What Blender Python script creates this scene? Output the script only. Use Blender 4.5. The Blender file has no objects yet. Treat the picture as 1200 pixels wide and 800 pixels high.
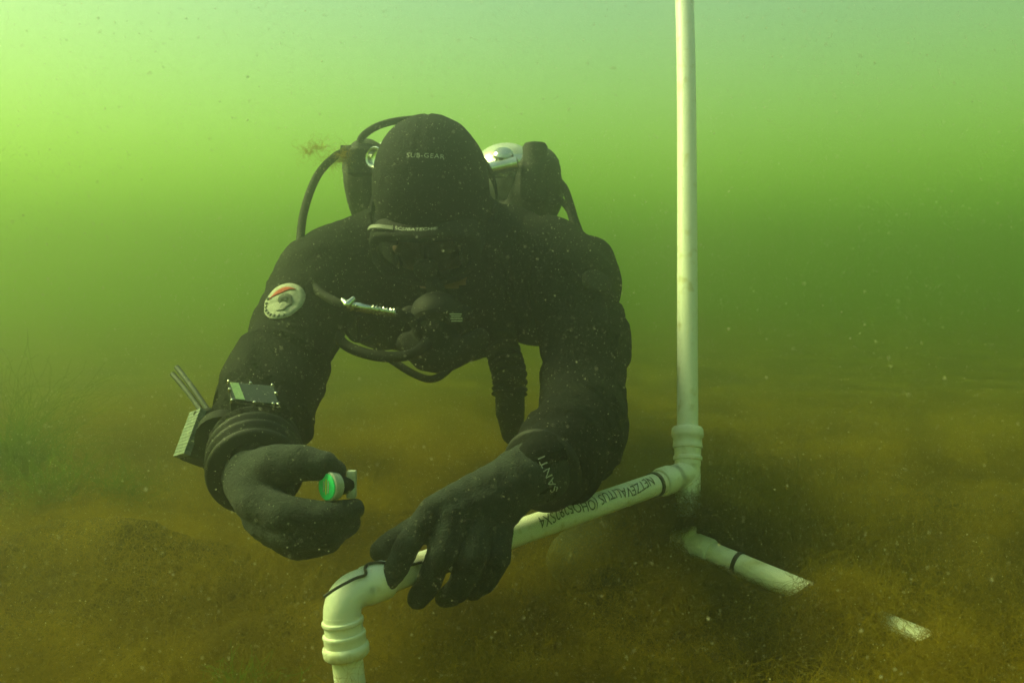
import bpy, bmesh, math, random
import numpy as np
from mathutils import Vector, Matrix
from mathutils.bvhtree import BVHTree

random.seed(7)
rng = np.random.default_rng(7)
S = bpy.context.scene
C = S.collection

# ------------------------------------------------------------------ camera, sky, sun, exposure
FPX = 1039.0                      # focal length in photo pixels (photo is 1200 x 800)
PITCH = math.radians(4.0)
CAM = Vector((0.0, 0.0, 0.47))
cam_data = bpy.data.cameras.new('camera')
cam = bpy.data.objects.new('camera', cam_data)
C.objects.link(cam)
cam.location = CAM
cam.rotation_euler = (math.pi / 2 - PITCH, 0, 0)
cam_data.sensor_width = 36.0
cam_data.lens = 36.0 * FPX / 1200.0
cam_data.clip_start = 0.05
cam_data.clip_end = 500
cam_data.dof.use_dof = True
cam_data.dof.focus_distance = 1.15
cam_data.dof.aperture_fstop = 8.0
S.camera = cam

SUN_EL = math.radians(43.0)
SUN_AZ = math.radians(-76.0)        # clockwise from +Y (the view direction): light comes from the left
W = bpy.data.worlds.new('World')
S.world = W
W.use_nodes = True
wn = W.node_tree.nodes
wl = W.node_tree.links
sky = wn.new('ShaderNodeTexSky')
sky.sky_type = 'NISHITA'
sky.sun_disc = False
sky.sun_elevation = SUN_EL
sky.sun_rotation = SUN_AZ
wn['Background'].inputs['Strength'].default_value = 0.055
wl.new(sky.outputs['Color'], wn['Background'].inputs['Color'])

sl = bpy.data.lights.new('sun', 'SUN')
sl.energy = 1.5
sl.angle = math.radians(25)
sl.color = (1.0, 0.97, 0.91)
sun = bpy.data.objects.new('sun', sl)
C.objects.link(sun)
sd = Vector((math.sin(SUN_AZ) * math.cos(SUN_EL), math.cos(SUN_AZ) * math.cos(SUN_EL), math.sin(SUN_EL)))
sun.rotation_euler = sd.to_track_quat('Z', 'Y').to_euler()
sun.location = sd * 20

S.view_settings.view_transform = 'Standard'
S.view_settings.look = 'None'
S.view_settings.exposure = 2.42
S.view_settings.gamma = 1.0
S.render.engine = 'CYCLES'
S.cycles.use_denoising = True
S.cycles.max_bounces = 8
S.cycles.volume_bounces = 4
S.cycles.transparent_max_bounces = 8
S.cycles.caustics_reflective = False
S.cycles.caustics_refractive = False

# water body (named haze): even density, light is lost by depth, blue first, then red
WATER_TOP = 1.62
WATER_DENS = 1.3
WATER_COL = (0.1192, 0.1192, 0.1192)
WATER_ABS = (0.7491, 0.8490, 0.4009)
WATER_G = 0.890

# ------------------------------------------------------------------ helpers
RIGHT = Vector((1, 0, 0))
FWD = Vector((0, math.cos(PITCH), -math.sin(PITCH)))
UP = Vector((0, math.sin(PITCH), math.cos(PITCH)))


def P(px, py, d):
    """World point seen at photo pixel (px, py) at depth d metres along the view axis."""
    return CAM + FWD * d + RIGHT * ((px - 600) / FPX * d) - UP * ((py - 400) / FPX * d)


def mat(name, col, col2=None, rough=0.6, scale=20.0, bump=0.0, bscale=None, metal=0.0, spec=0.5, detail=6.0,
        lo=0.35, hi=0.65, sheen=0.0, trans=None):
    m = bpy.data.materials.new(name)
    m.use_nodes = True
    nt = m.node_tree
    b = nt.nodes['Principled BSDF']
    b.inputs['Roughness'].default_value = rough
    b.inputs['Metallic'].default_value = metal
    b.inputs['Specular IOR Level'].default_value = spec
    if sheen:
        b.inputs['Sheen Weight'].default_value = sheen
    tc = nt.nodes.new('ShaderNodeTexCoord')
    nz = nt.nodes.new('ShaderNodeTexNoise')
    nz.inputs['Scale'].default_value = scale
    nz.inputs['Detail'].default_value = detail
    nt.links.new(tc.outputs['Object'], nz.inputs['Vector'])
    cr = nt.nodes.new('ShaderNodeValToRGB')
    cr.color_ramp.elements[0].position = lo
    cr.color_ramp.elements[1].position = hi
    cr.color_ramp.elements[0].color = (*(col2 or [c * 0.7 for c in col]), 1)
    cr.color_ramp.elements[1].color = (*col, 1)
    nt.links.new(nz.outputs['Fac'], cr.inputs['Fac'])
    nt.links.new(cr.outputs['Color'], b.inputs['Base Color'])
    if bump:
        n2 = nt.nodes.new('ShaderNodeTexNoise')
        n2.inputs['Scale'].default_value = bscale or scale * 4
        n2.inputs['Detail'].default_value = 4
        nt.links.new(tc.outputs['Object'], n2.inputs['Vector'])
        bp = nt.nodes.new('ShaderNodeBump')
        bp.inputs['Strength'].default_value = bump
        bp.inputs['Distance'].default_value = 0.004
        nt.links.new(n2.outputs['Fac'], bp.inputs['Height'])
        nt.links.new(bp.outputs['Normal'], b.inputs['Normal'])
    if trans:
        tr = nt.nodes.new('ShaderNodeBsdfTranslucent')
        tr.inputs['Color'].default_value = (*trans, 1)
        mx = nt.nodes.new('ShaderNodeMixShader')
        mx.inputs['Fac'].default_value = 0.45
        nt.links.new(b.outputs[0], mx.inputs[1])
        nt.links.new(tr.outputs[0], mx.inputs[2])
        nt.links.new(mx.outputs[0], nt.nodes['Material Output'].inputs['Surface'])
    return m


M = {}
M['pipe'] = mat('white_pvc', (0.86, 0.85, 0.77), (0.66, 0.61, 0.42), rough=0.38, scale=46, bump=0.10, bscale=160, lo=0.30, hi=0.43)
M['pipe_low'] = mat('white_pvc_fouled', (0.88, 0.86, 0.76), (0.66, 0.60, 0.34), rough=0.5, scale=22, bump=0.1, bscale=160, lo=0.28, hi=0.5)
M['ink'] = mat('marker_ink', (0.012, 0.014, 0.02), (0.06, 0.06, 0.055), rough=0.6, scale=180)
M['black_tape'] = mat('black_tape', (0.012, 0.012, 0.014), rough=0.45, scale=60)
M['suit'] = mat('drysuit_fabric', (0.0055, 0.006, 0.0055), (0.003, 0.0035, 0.003), rough=0.8, scale=18, bump=0.9, bscale=210, spec=0.12)
M['neoprene'] = mat('neoprene', (0.007, 0.008, 0.007), (0.004, 0.005, 0.004), rough=0.8, scale=30, bump=0.6, bscale=400, spec=0.15)
M['glove'] = mat('rubber_glove', (0.023, 0.032, 0.026), (0.008, 0.012, 0.010), rough=0.8, scale=55, bump=0.9, bscale=480, spec=0.25, sheen=0.1)
M['cuff'] = mat('cuff_rubber', (0.010, 0.011, 0.010), rough=0.65, spec=0.3, scale=60)
M['rubber'] = mat('hose_rubber', (0.007, 0.008, 0.007), (0.004, 0.005, 0.004), rough=0.75, spec=0.2, scale=80, bump=0.2, bscale=500)
M['plastic'] = mat('black_plastic', (0.007, 0.008, 0.007), (0.004, 0.005, 0.004), rough=0.68, spec=0.22, scale=70, bump=0.1, bscale=300)
M['chrome'] = mat('chrome', (0.82, 0.83, 0.80), (0.62, 0.62, 0.56), rough=0.16, scale=50, metal=1.0)
M['steel'] = mat('bare_tank_metal', (0.80, 0.80, 0.76), (0.62, 0.62, 0.56), rough=0.28, scale=35, metal=0.35, bump=0.05, bscale=200)
M['wing'] = mat('nylon_wing', (0.022, 0.024, 0.022), (0.011, 0.012, 0.011), rough=0.8, scale=30, bump=0.4, bscale=420)
M['skin'] = mat('skin', (0.42, 0.24, 0.16), (0.30, 0.16, 0.10), rough=0.55, scale=60)
M['eye'] = mat('eye_white', (0.7, 0.68, 0.62), rough=0.2, scale=30)
M['print'] = mat('silver_print', (0.62, 0.64, 0.56), (0.40, 0.41, 0.34), rough=0.5, scale=300)
M['dullprint'] = mat('worn_print', (0.52, 0.54, 0.42), (0.25, 0.26, 0.20), rough=0.6, scale=420, lo=0.30, hi=0.45)
M['rim_light'] = mat('painted_rim_light', (0.15, 0.16, 0.12), (0.09, 0.10, 0.07), rough=0.5, scale=90)  # light caught on the mask's top rim, put into the colour
M['patch_white'] = mat('patch_white', (0.46, 0.46, 0.38), (0.32, 0.32, 0.25), rough=0.8, scale=200, bump=0.3, bscale=900)
M['patch_red'] = mat('patch_red', (0.55, 0.07, 0.035), (0.40, 0.05, 0.03), rough=0.8, scale=200)
M['patch_grey'] = mat('patch_grey', (0.10, 0.12, 0.10), (0.06, 0.07, 0.06), rough=0.8, scale=200)
M['green_face'] = mat('green_label', (0.02, 0.72, 0.24), (0.015, 0.60, 0.20), rough=0.3, scale=160)
M['clear_grey'] = mat('grey_plastic', (0.52, 0.55, 0.48), (0.34, 0.36, 0.30), rough=0.35, scale=120)
M['screen'] = mat('instrument_glass', (0.016, 0.022, 0.018), rough=0.22, scale=40, spec=0.4)
M['glass_glare'] = mat('painted_glass_glare', (0.20, 0.30, 0.14), (0.14, 0.22, 0.10), rough=0.25, scale=200)  # pale green reflection on the wrist glass, put into the colour
M['slate'] = mat('slate_edge', (0.22, 0.26, 0.24), (0.13, 0.16, 0.14), rough=0.6, scale=140)
M['stick'] = mat('grey_stick', (0.08, 0.09, 0.08), (0.05, 0.055, 0.05), rough=0.6, scale=140)
M['yellow'] = mat('yellow_tab', (0.70, 0.55, 0.07), rough=0.5, scale=90)
M['glass'] = mat('mask_glass', (0.9, 0.95, 0.92), rough=0.04, scale=10)
M['glass'].node_tree.nodes['Principled BSDF'].inputs['Transmission Weight'].default_value = 1.0
M['glass'].node_tree.nodes['Principled BSDF'].inputs['IOR'].default_value = 1.15
M['seabed'] = None
M['stone'] = mat('algae_stone', (0.13, 0.115, 0.05), (0.08, 0.06, 0.015), rough=0.9, scale=16, bump=0.9, bscale=60)
M['algae'] = mat('brown_algae', (0.42, 0.29, 0.014), (0.075, 0.052, 0.004), rough=0.9, scale=4.5, detail=3.0, spec=0.1, lo=0.40, hi=0.60, trans=(0.30, 0.21, 0.012))
M['green_algae'] = mat('green_algae', (0.12, 0.18, 0.012), (0.08, 0.12, 0.010), rough=0.8, scale=12, spec=0.2, trans=(0.16, 0.24, 0.015))
M['pale_stem'] = mat('pale_stem', (0.26, 0.24, 0.06), (0.18, 0.15, 0.04), rough=0.8, scale=30, trans=(0.25, 0.24, 0.05))
M['snow'] = mat('suspended_specks', (0.74, 0.72, 0.52), (0.42, 0.36, 0.20), rough=0.9, scale=3, trans=(0.8, 0.78, 0.6))

# seabed material: brown fluff, darker hollows and greener films
m = bpy.data.materials.new('algae_covered_silt')
m.use_nodes = True
nt = m.node_tree
b = nt.nodes['Principled BSDF']
b.inputs['Roughness'].default_value = 0.95
b.inputs['Specular IOR Level'].default_value = 0.1
tc = nt.nodes.new('ShaderNodeTexCoord')
n1 = nt.nodes.new('ShaderNodeTexNoise'); n1.inputs['Scale'].default_value = 3.2; n1.inputs['Detail'].default_value = 4; n1.inputs['Roughness'].default_value = 0.5
n2 = nt.nodes.new('ShaderNodeTexNoise'); n2.inputs['Scale'].default_value = 38; n2.inputs['Detail'].default_value = 8
r1 = nt.nodes.new('ShaderNodeValToRGB')
r1.color_ramp.elements[0].position = 0.36; r1.color_ramp.elements[0].color = (0.050, 0.034, 0.004, 1)
r1.color_ramp.elements[1].position = 0.64; r1.color_ramp.elements[1].color = (0.125, 0.085, 0.007, 1)
e = r1.color_ramp.elements.new(0.5); e.color = (0.085, 0.058, 0.005, 1)
nt.links.new(tc.outputs['Object'], n1.inputs['Vector'])
nt.links.new(tc.outputs['Object'], n2.inputs['Vector'])
ad = nt.nodes.new('ShaderNodeMath'); ad.operation = 'MULTIPLY_ADD'
ad.inputs[1].default_value = 0.10
nt.links.new(n2.outputs['Fac'], ad.inputs[0])
sb = nt.nodes.new('ShaderNodeMath'); sb.operation = 'SUBTRACT'; sb.inputs[1].default_value = 0.05
nt.links.new(n1.outputs['Fac'], sb.inputs[0])
nt.links.new(sb.outputs[0], ad.inputs[2])
nt.links.new(ad.outputs[0], r1.inputs['Fac'])
nt.links.new(r1.outputs['Color'], b.inputs['Base Color'])
bp = nt.nodes.new('ShaderNodeBump'); bp.inputs['Strength'].default_value = 0.3; bp.inputs['Distance'].default_value = 0.01
nt.links.new(n2.outputs['Fac'], bp.inputs['Height'])
nt.links.new(bp.outputs['Normal'], b.inputs['Normal'])
M['seabed'] = m


# numpy value noise
def _hash(i, j, k):
    n = (i * 374761393 + j * 668265263 + k * 2147483647 + 1013904223) & 0xFFFFFFFF
    n = ((n ^ (n >> 13)) * 1274126177) & 0xFFFFFFFF
    n = n ^ (n >> 16)
    return (n & 0xFFFF) / 65535.0


def vnoise(p):
    p = np.asarray(p, dtype=np.float64)
    f = np.floor(p)
    t = p - f
    t = t * t * (3 - 2 * t)
    i = f.astype(np.int64)
    out = np.zeros(len(p))
    for dx in (0, 1):
        wx = t[:, 0] if dx else 1 - t[:, 0]
        for dy in (0, 1):
            wy = t[:, 1] if dy else 1 - t[:, 1]
            for dz in (0, 1):
                wz = t[:, 2] if dz else 1 - t[:, 2]
                out += wx * wy * wz * _hash(i[:, 0] + dx, i[:, 1] + dy, i[:, 2] + dz)
    return out


def fbm(p, oct=4):
    p = np.asarray(p, dtype=np.float64)
    a, s, tot = 0.5, 0.0, 0.0
    for o in range(oct):
        s = s + a * vnoise(p * (2.03 ** o) + o * 17.3)
        tot += a
        a *= 0.5
    return s / tot


class MB:
    """Collects closed shapes; build() links them as ONE mesh object."""
    def __init__(self):
        self.v, self.f = [], []

    def add(self, vs, fs):
        o = len(self.v)
        self.v += [tuple(x) for x in vs]
        self.f += [tuple(i + o for i in q) for q in fs]

    def tube(self, pts, rad, n=12, cap=True, up=None):
        pts = [Vector(p) for p in pts]
        k = len(pts)
        if not hasattr(rad, '__len__'):
            rad = [rad] * k
        tang = []
        for i in range(k):
            a = pts[max(i - 1, 0)]
            c = pts[min(i + 1, k - 1)]
            t = c - a
            if t.length < 1e-9:
                t = tang[-1] if tang else Vector((0, 0, 1))
            tang.append(t.normalized())
        ref = Vector(up) if up else (Vector((0, 0, 1)) if abs(tang[0].z) < 0.9 else Vector((1, 0, 0)))
        u = (ref - tang[0] * ref.dot(tang[0])).normalized()
        vs = []
        for i in range(k):
            u = (u - tang[i] * u.dot(tang[i])).normalized()
            w = tang[i].cross(u)
            for j in range(n):
                a = 2 * math.pi * j / n
                vs.append(pts[i] + (u * math.cos(a) + w * math.sin(a)) * rad[i])
        fs = []
        for i in range(k - 1):
            for j in range(n):
                j2 = (j + 1) % n
                fs.append((i * n + j, i * n + j2, (i + 1) * n + j2, (i + 1) * n + j))
        if cap:
            fs.append(tuple(reversed(range(n))))
            fs.append(tuple(range((k - 1) * n, k * n)))
        self.add(vs, fs)
        return self

    def lathe(self, org, axis, prof, n=24):
        """prof: list of (distance along axis, radius)"""
        axis = Vector(axis).normalized()
        self.tubes(org, axis, prof, n)
        return self

    def tubes(self, org, axis, prof, n):
        org = Vector(org)
        ref = Vector((0, 0, 1)) if abs(axis.z) < 0.9 else Vector((1, 0, 0))
        u = (ref - axis * ref.dot(axis)).normalized()
        w = axis.cross(u)
        vs = []
        for t, r in prof:
            for j in range(n):
                a = 2 * math.pi * j / n
                vs.append(org + axis * t + (u * math.cos(a) + w * math.sin(a)) * max(r, 1e-5))
        fs = []
        k = len(prof)
        for i in range(k - 1):
            for j in range(n):
                j2 = (j + 1) % n
                fs.append((i * n + j, i * n + j2, (i + 1) * n + j2, (i + 1) * n + j))
        fs.append(tuple(reversed(range(n))))
        fs.append(tuple(range((k - 1) * n, k * n)))
        self.add(vs, fs)

    def ball(self, c, r, mat3=None, n=18, m=12):
        """ellipsoid; r scalar or 3 radii along the columns of mat3"""
        c = Vector(c)
        if not hasattr(r, '__len__'):
            r = (r, r, r)
        A = mat3 if mat3 is not None else Matrix.Identity(3)
        vs = [c + A @ Vector((0, 0, r[2]))]
        for i in range(1, m):
            th = math.pi * i / m
            for j in range(n):
                a = 2 * math.pi * j / n
                vs.append(c + A @ Vector((r[0] * math.sin(th) * math.cos(a), r[1] * math.sin(th) * math.sin(a), r[2] * math.cos(th))))
        vs.append(c + A @ Vector((0, 0, -r[2])))
        fs = []
        for j in range(n):
            fs.append((0, 1 + j, 1 + (j + 1) % n))
        for i in range(m - 2):
            for j in range(n):
                a = 1 + i * n + j
                b2 = 1 + i * n + (j + 1) % n
                fs.append((a, a + n, b2 + n, b2))
        last = len(vs) - 1
        o = 1 + (m - 2) * n
        for j in range(n):
            fs.append((last, o + (j + 1) % n, o + j))
        self.add(vs, fs)
        return self

    def limb(self, pts):
        """chain of (point, radius): tapered capsules"""
        for i, (p, r) in enumerate(pts):
            self.ball(p, r)
            if i:
                q, s = pts[i - 1]
                self.tube([q, p], [s, r], 18)
        return self

    def box(self, c, ax, half, bev=0.0):
        """box with centre c, three axes (columns of ax) and half sizes; edges chamfered by bev"""
        bm = bmesh.new()
        bmesh.ops.create_cube(bm, size=2.0)
        for v in bm.verts:
            v.co = Vector((v.co.x * half[0], v.co.y * half[1], v.co.z * half[2]))
        if bev:
            bmesh.ops.bevel(bm, geom=bm.edges[:], offset=bev, segments=2, affect='EDGES', profile=0.5)
        c = Vector(c)
        bm.verts.index_update()
        self.add([c + ax @ v.co for v in bm.verts], [[v.index for v in f.verts] for f in bm.faces])
        bm.free()
        return self

    def mesh(self, name):
        me = bpy.data.meshes.new(name)
        me.from_pydata([tuple(v) for v in self.v], [], self.f)
        me.update()
        return me

    def build(self, name, material, parent=None, smooth=True, flat_angle=None):
        me = self.mesh(name)
        return link(name, me, material, parent, smooth, flat_angle)


def link(name, me, material, parent=None, smooth=True, flat_angle=None):
    if material is not None and not me.materials:
        me.materials.append(material)
    o = bpy.data.objects.new(name, me)
    C.objects.link(o)
    if smooth:
        me.polygons.foreach_set('use_smooth', [True] * len(me.polygons))
        a = math.radians(flat_angle or 40)
        bm = bmesh.new(); bm.from_mesh(me)
        for e_ in bm.edges:
            if len(e_.link_faces) == 2 and e_.calc_face_angle(0) > a:
                e_.smooth = False
        bm.to_mesh(me); bm.free()
    if parent is not None:
        o.parent = parent
        o.matrix_parent_inverse = parent.matrix_world.inverted()
    return o


def empty(name, loc, label, cat, group=None):
    o = bpy.data.objects.new(name, None)
    C.objects.link(o)
    o.location = loc
    o.empty_display_size = 0.05
    o.matrix_world = Matrix.Translation(loc)
    tag(o, label, cat, group)
    return o


def tag(o, label=None, cat=None, group=None, kind=None):
    if label: o['label'] = label
    if cat: o['category'] = cat
    if group: o['group'] = group
    if kind: o['kind'] = kind
    return o


def spline(pts, n=8):
    """Catmull-Rom through the points"""
    pts = [Vector(p) for p in pts]
    out = []
    for i in range(len(pts) - 1):
        p0 = pts[max(i - 1, 0)]; p1 = pts[i]; p2 = pts[i + 1]; p3 = pts[min(i + 2, len(pts) - 1)]
        for j in range(n):
            t = j / n
            out.append(0.5 * ((2 * p1) + (p2 - p0) * t + (2 * p0 - 5 * p1 + 4 * p2 - p3) * t * t + (3 * p1 - p0 - 3 * p2 + p3) * t ** 3))
    out.append(pts[-1])
    return out


def fuse(mb, voxel, smooth_it=8, smooth_f=0.5):
    """union of the closed shapes as one continuous skin"""
    me = mb.mesh('tmp')
    o = bpy.data.objects.new('tmp', me)
    C.objects.link(o)
    r = o.modifiers.new('r', 'REMESH'); r.mode = 'VOXEL'; r.voxel_size = voxel
    if smooth_it:
        s = o.modifiers.new('s', 'SMOOTH'); s.iterations = smooth_it; s.factor = smooth_f
    dg = bpy.context.evaluated_depsgraph_get()
    out = bpy.data.meshes.new_from_object(o.evaluated_get(dg))
    bpy.data.objects.remove(o)
    bpy.data.meshes.remove(me)
    return out


def vcos(me):
    a = np.empty(len(me.vertices) * 3)
    me.vertices.foreach_get('co', a)
    return a.reshape(-1, 3)


def vnor(me):
    a = np.empty(len(me.vertices) * 3)
    me.vertices.foreach_get('normal', a)
    return a.reshape(-1, 3)


def setcos(me, co):
    me.vertices.foreach_set('co', co.ravel())
    me.update()


def bvh_of(me):
    return BVHTree.FromPolygons([v.co.copy() for v in me.vertices], [tuple(p.vertices) for p in me.polygons])


def text_mesh(txt, size, spacing=1.0, shear=0.0):
    cu = bpy.data.curves.new('tmp_text', 'FONT')
    cu.body = txt
    cu.size = size
    cu.align_x = 'CENTER'
    cu.align_y = 'CENTER'
    cu.space_character = spacing
    cu.shear = shear
    cu.resolution_u = 3
    o = bpy.data.objects.new('tmp_text', cu)
    C.objects.link(o)
    bpy.context.view_layer.update()
    dg = bpy.context.evaluated_depsgraph_get()
    me = bpy.data.meshes.new_from_object(o.evaluated_get(dg))
    bpy.data.objects.remove(o)
    bpy.data.curves.remove(cu)
    # cut long faces so that the letters can follow a curved surface
    bm = bmesh.new(); bm.from_mesh(me)
    bmesh.ops.triangulate(bm, faces=bm.faces[:])
    for _ in range(2):
        long = [e_ for e_ in bm.edges if e_.calc_length() > size * 0.25]
        if long:
            bmesh.ops.subdivide_edges(bm, edges=long, cuts=1)
            bmesh.ops.triangulate(bm, faces=bm.faces[:])
    bm.to_mesh(me); bm.free()
    return me


def drape(me, org, xa, ya, bvh, off=0.0012, thick=0.0008):
    """lay a flat mesh (x, y) onto a surface: each vertex is dropped along -(xa x ya) onto the surface, then given thickness"""
    xa = Vector(xa).normalized(); ya = Vector(ya)
    ya = (ya - xa * ya.dot(xa)).normalized()
    nrm = xa.cross(ya)
    for v in me.vertices:
        q = Vector(org) + xa * v.co.x + ya * v.co.y + nrm * 0.15
        h = bvh.ray_cast(q, -nrm, 0.4)
        if h[0] is not None:
            v.co = h[0] + h[1] * off
        else:
            v.co = Vector(org) + xa * v.co.x + ya * v.co.y
    me.update()
    bm = bmesh.new(); bm.from_mesh(me)
    bmesh.ops.remove_doubles(bm, verts=bm.verts[:], dist=1e-6)
    bm.to_mesh(me); bm.free()
    return me


# ------------------------------------------------------------------ seabed
MOUNDS = []
for px, py, d, h, r in ((880, 600, 1.55, 0.05, 0.16), (120, 620, 1.5, 0.06, 0.25), (700, 600, 1.75, 0.05, 0.3),
                        (480, 560, 2.2, 0.06, 0.4), (60, 500, 2.6, 0.10, 0.5), (1100, 560, 2.2, 0.06, 0.5), (880, 770, 1.05, 0.035, 0.16),
                        (620, 720, 1.2, 0.02, 0.2), (250, 740, 1.1, 0.03, 0.18)):
    q = P(px, py, d)
    MOUNDS.append((q.x, q.y, h, r))


LOW0, LOW1 = P(800, 634, 1.40), P(1112, 764, 1.13)


def pipe_gap(x, y):
    """distance across the ground from the open stretch of the lower pipe"""
    dx, dy = LOW1.x - LOW0.x, LOW1.y - LOW0.y
    l2 = dx * dx + dy * dy
    s_ = ((x - LOW0.x) * dx + (y - LOW0.y) * dy) / l2
    off = ((x - LOW0.x) * dy - (y - LOW0.y) * dx) / math.sqrt(l2)      # positive: on the viewer's side
    return s_, off


def ground_z(x, y):
    x = np.asarray(x, dtype=np.float64); y = np.asarray(y, dtype=np.float64)
    p = np.stack([x, y, np.zeros_like(x)], -1)
    wv = np.stack([fbm(p * 2.1 + 31.0, 2), fbm(p * 2.1 + 57.0, 2), np.zeros_like(x)], -1) * 0.55
    z = (fbm(p * 1.1, 2) - 0.5) * 0.07
    calm = np.clip(1.25 - (np.hypot(x, y) - 1.2) / 1.9, 0.12, 1.0)      # the mat is loose round the diver, level farther off
    z = z * (0.3 + 0.7 * calm)
    z += (fbm((p + wv) * 3.4 + 11.0, 2) - 0.5) * 0.19 * calm
    z += (fbm((p + wv * 0.5) * 9.5 + 3.0, 3) - 0.5) * 0.065 * calm
    for mx, my, h, r in MOUNDS:
        z += 0.6 * h * np.exp(-((x - mx) ** 2 + (y - my) ** 2) / (r * r))
    z = z - 0.03
    # the lower pipe lies clear at its upper end, sinks under the mat and shows again near its far end
    a, b_ = LOW0, LOW1
    dx, dy = b_.x - a.x, b_.y - a.y
    l2 = dx * dx + dy * dy
    s_ = ((x - a.x) * dx + (y - a.y) * dy) / l2
    off = np.abs((x - a.x) * dy - (y - a.y) * dx) / math.sqrt(l2)
    zp = a.z + (b_.z - a.z) * np.clip(s_, -0.3, 1.2)
    want = zp + np.interp(s_, [-0.2, 0.0, 0.44, 0.50, 0.55, 0.74, 0.80, 0.91, 0.97], [-0.014, -0.020, -0.017, 0.002, 0.026, 0.026, 0.006, 0.003, 0.024])
    w = np.exp(-(off / 0.075) ** 2 * 0.8) * np.clip((s_ + 0.35) * 5, 0, 1) * np.clip((1.25 - s_) * 5, 0, 1)
    return z * (1 - w) + want * w


N = 380
t = np.linspace(-1, 1, N)
xs = np.sinh(t * 4.6) / math.sinh(4.6) * 29.0
ys = np.sinh(t * 4.6) / math.sinh(4.6) * 29.0 + 1.35
gx, gy = np.meshgrid(xs, ys)
gz = ground_z(gx.ravel(), gy.ravel())
co = np.stack([gx.ravel(), gy.ravel(), gz], -1)
idx = np.arange(N * N).reshape(N, N)
quads = np.stack([idx[:-1, :-1].ravel(), idx[:-1, 1:].ravel(), idx[1:, 1:].ravel(), idx[1:, :-1].ravel()], -1)
me = bpy.data.meshes.new('seabed')
me.from_pydata(co.tolist(), [], quads.tolist())
me.update()
seabed = link('seabed', me, M['seabed'], flat_angle=170)
tag(seabed, 'soft brown silt bottom covered in a film of algae', kind='structure')

# ------------------------------------------------------------------ PVC frame
ELB = P(398, 697, 0.95)
TEE = P(806, 554, 1.375)
UPTOP = P(802, 0, 1.60)
R = 0.0168
updir = (UPTOP - P(806, 500, 1.39)).normalized()
tdir = (TEE - ELB).normalized()
frame = empty('pipe_frame', (TEE.x, TEE.y, 0.0), 'white plastic pipe frame with tall upright, held by the diver', 'pipe frame')


def sock(mb, a, dirv, L, r0=R, n=28):
    """a pipe socket with two ring beads, starting at a and running L along dirv"""
    mb.lathe(a, dirv, [(0, r0 * 1.2), (L * 0.12, r0 * 1.2), (L * 0.14, r0 * 1.33), (L * 0.19, r0 * 1.35), (L * 0.23, r0 * 1.32), (L * 0.25, r0 * 1.22), (L * 0.43, r0 * 1.23), (L * 0.45, r0 * 1.36),
                       (L * 0.50, r0 * 1.39), (L * 0.54, r0 * 1.34), (L * 0.70, r0 * 1.33), (L * 0.74, r0 * 1.46), (L * 0.80, r0 * 1.50), (L * 0.94, r0 * 1.46), (L, r0 * 1.30), (L, r0 * 0.9)], n)


# upright
u0 = TEE + updir * 0.03
MB().tube(spline([u0, u0 + updir * 0.6 + Vector((0.003, 0, 0)), u0 + updir * 0.9, u0 + updir * 1.22], 10), R * 0.985, 28).build('upright_pipe', M['pipe'], frame)
# tee fitting: run is vertical, branch toward the elbow
t_ = MB()
t_.tube([TEE - updir * 0.040, TEE + updir * 0.040], R * 1.16, 28)
sock(t_, TEE + updir * 0.012, updir, 0.060)
t_.tube([TEE, TEE - tdir * 0.040], R * 1.16, 28)
t_.lathe(TEE - tdir * 0.030, -tdir, [(0, R * 1.16), (0.012, R * 1.16), (0.016, R * 1.28), (0.036, R * 1.28), (0.040, R * 1.20), (0.040, R * 0.9)], 28)
t_.lathe(TEE - updir * 0.030, -updir, [(0, R * 1.16), (0.014, R * 1.16), (0.018, R * 1.28), (0.034, R * 1.28), (0.038, R * 1.20), (0.038, R * 0.9)], 28)
t_.build('tee_fitting', M['pipe'], frame, flat_angle=50)
# cross pipe
MB().tube([ELB + tdir * 0.03 + (TEE - ELB) * (i / 20) * 0.90 for i in range(21)], R, 28).build('cross_pipe', M['pipe'], frame)
# elbow
ldir = (P(412, 815, 0.955) - ELB).normalized()
e_ = MB()
arc = []
Rb = 0.026
a0 = ELB + tdir * Rb
a1 = ELB + ldir * Rb
for i in range(13):
    s = i / 12
    q = a0 * (1 - s) ** 2 + ELB * 2 * s * (1 - s) + a1 * s * s
    arc.append(q)
e_.tube([a0 + tdir * 0.012] + arc + [a1 + ldir * 0.004], R * 1.2, 28)
e_.lathe(a0, tdir, [(0, R * 1.2), (0.006, R * 1.2), (0.008, R * 1.29), (0.032, R * 1.29), (0.035, R * 1.22), (0.035, R * 0.9)], 28)
sock(e_, a1 - ldir * 0.006, ldir, 0.047)
e_.build('elbow_fitting', M['pipe'], frame, flat_angle=50)
MB().tube([a1 + ldir * 0.03, a1 + ldir * 0.30], R * 0.985, 28).build('leg_pipe', M['pipe'], frame)
# lower part: stub under the tee, corner and lower pipe lying in the algae
low0, low1 = LOW0, LOW1
lowd = (low1 - low0).normalized()
sdir = (low0 - TEE).normalized()
MB().tube([TEE - updir * 0.03, low0], R * 0.985, 24).build('stub_pipe', M['pipe'], frame)
c_ = MB()
c_.tube([low0 - sdir * 0.04, low0 + sdir * 0.012], R * 1.2, 24)
c_.lathe(low0, lowd, [(0, R * 1.2), (0.022, R * 1.2), (0.026, R * 1.3), (0.05, R * 1.3), (0.053, R * 1.2), (0.053, R * 0.9)], 24)
c_.build('corner_fitting', M['pipe'], frame, flat_angle=50)
MB().tube([low0 + (low1 - low0) * (i / 16) for i in range(17)], R * 1.04, 28).build('lower_pipe', M['pipe_low'], frame)
# tape rings
tc_ = ELB + (TEE - ELB) * 0.885


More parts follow.
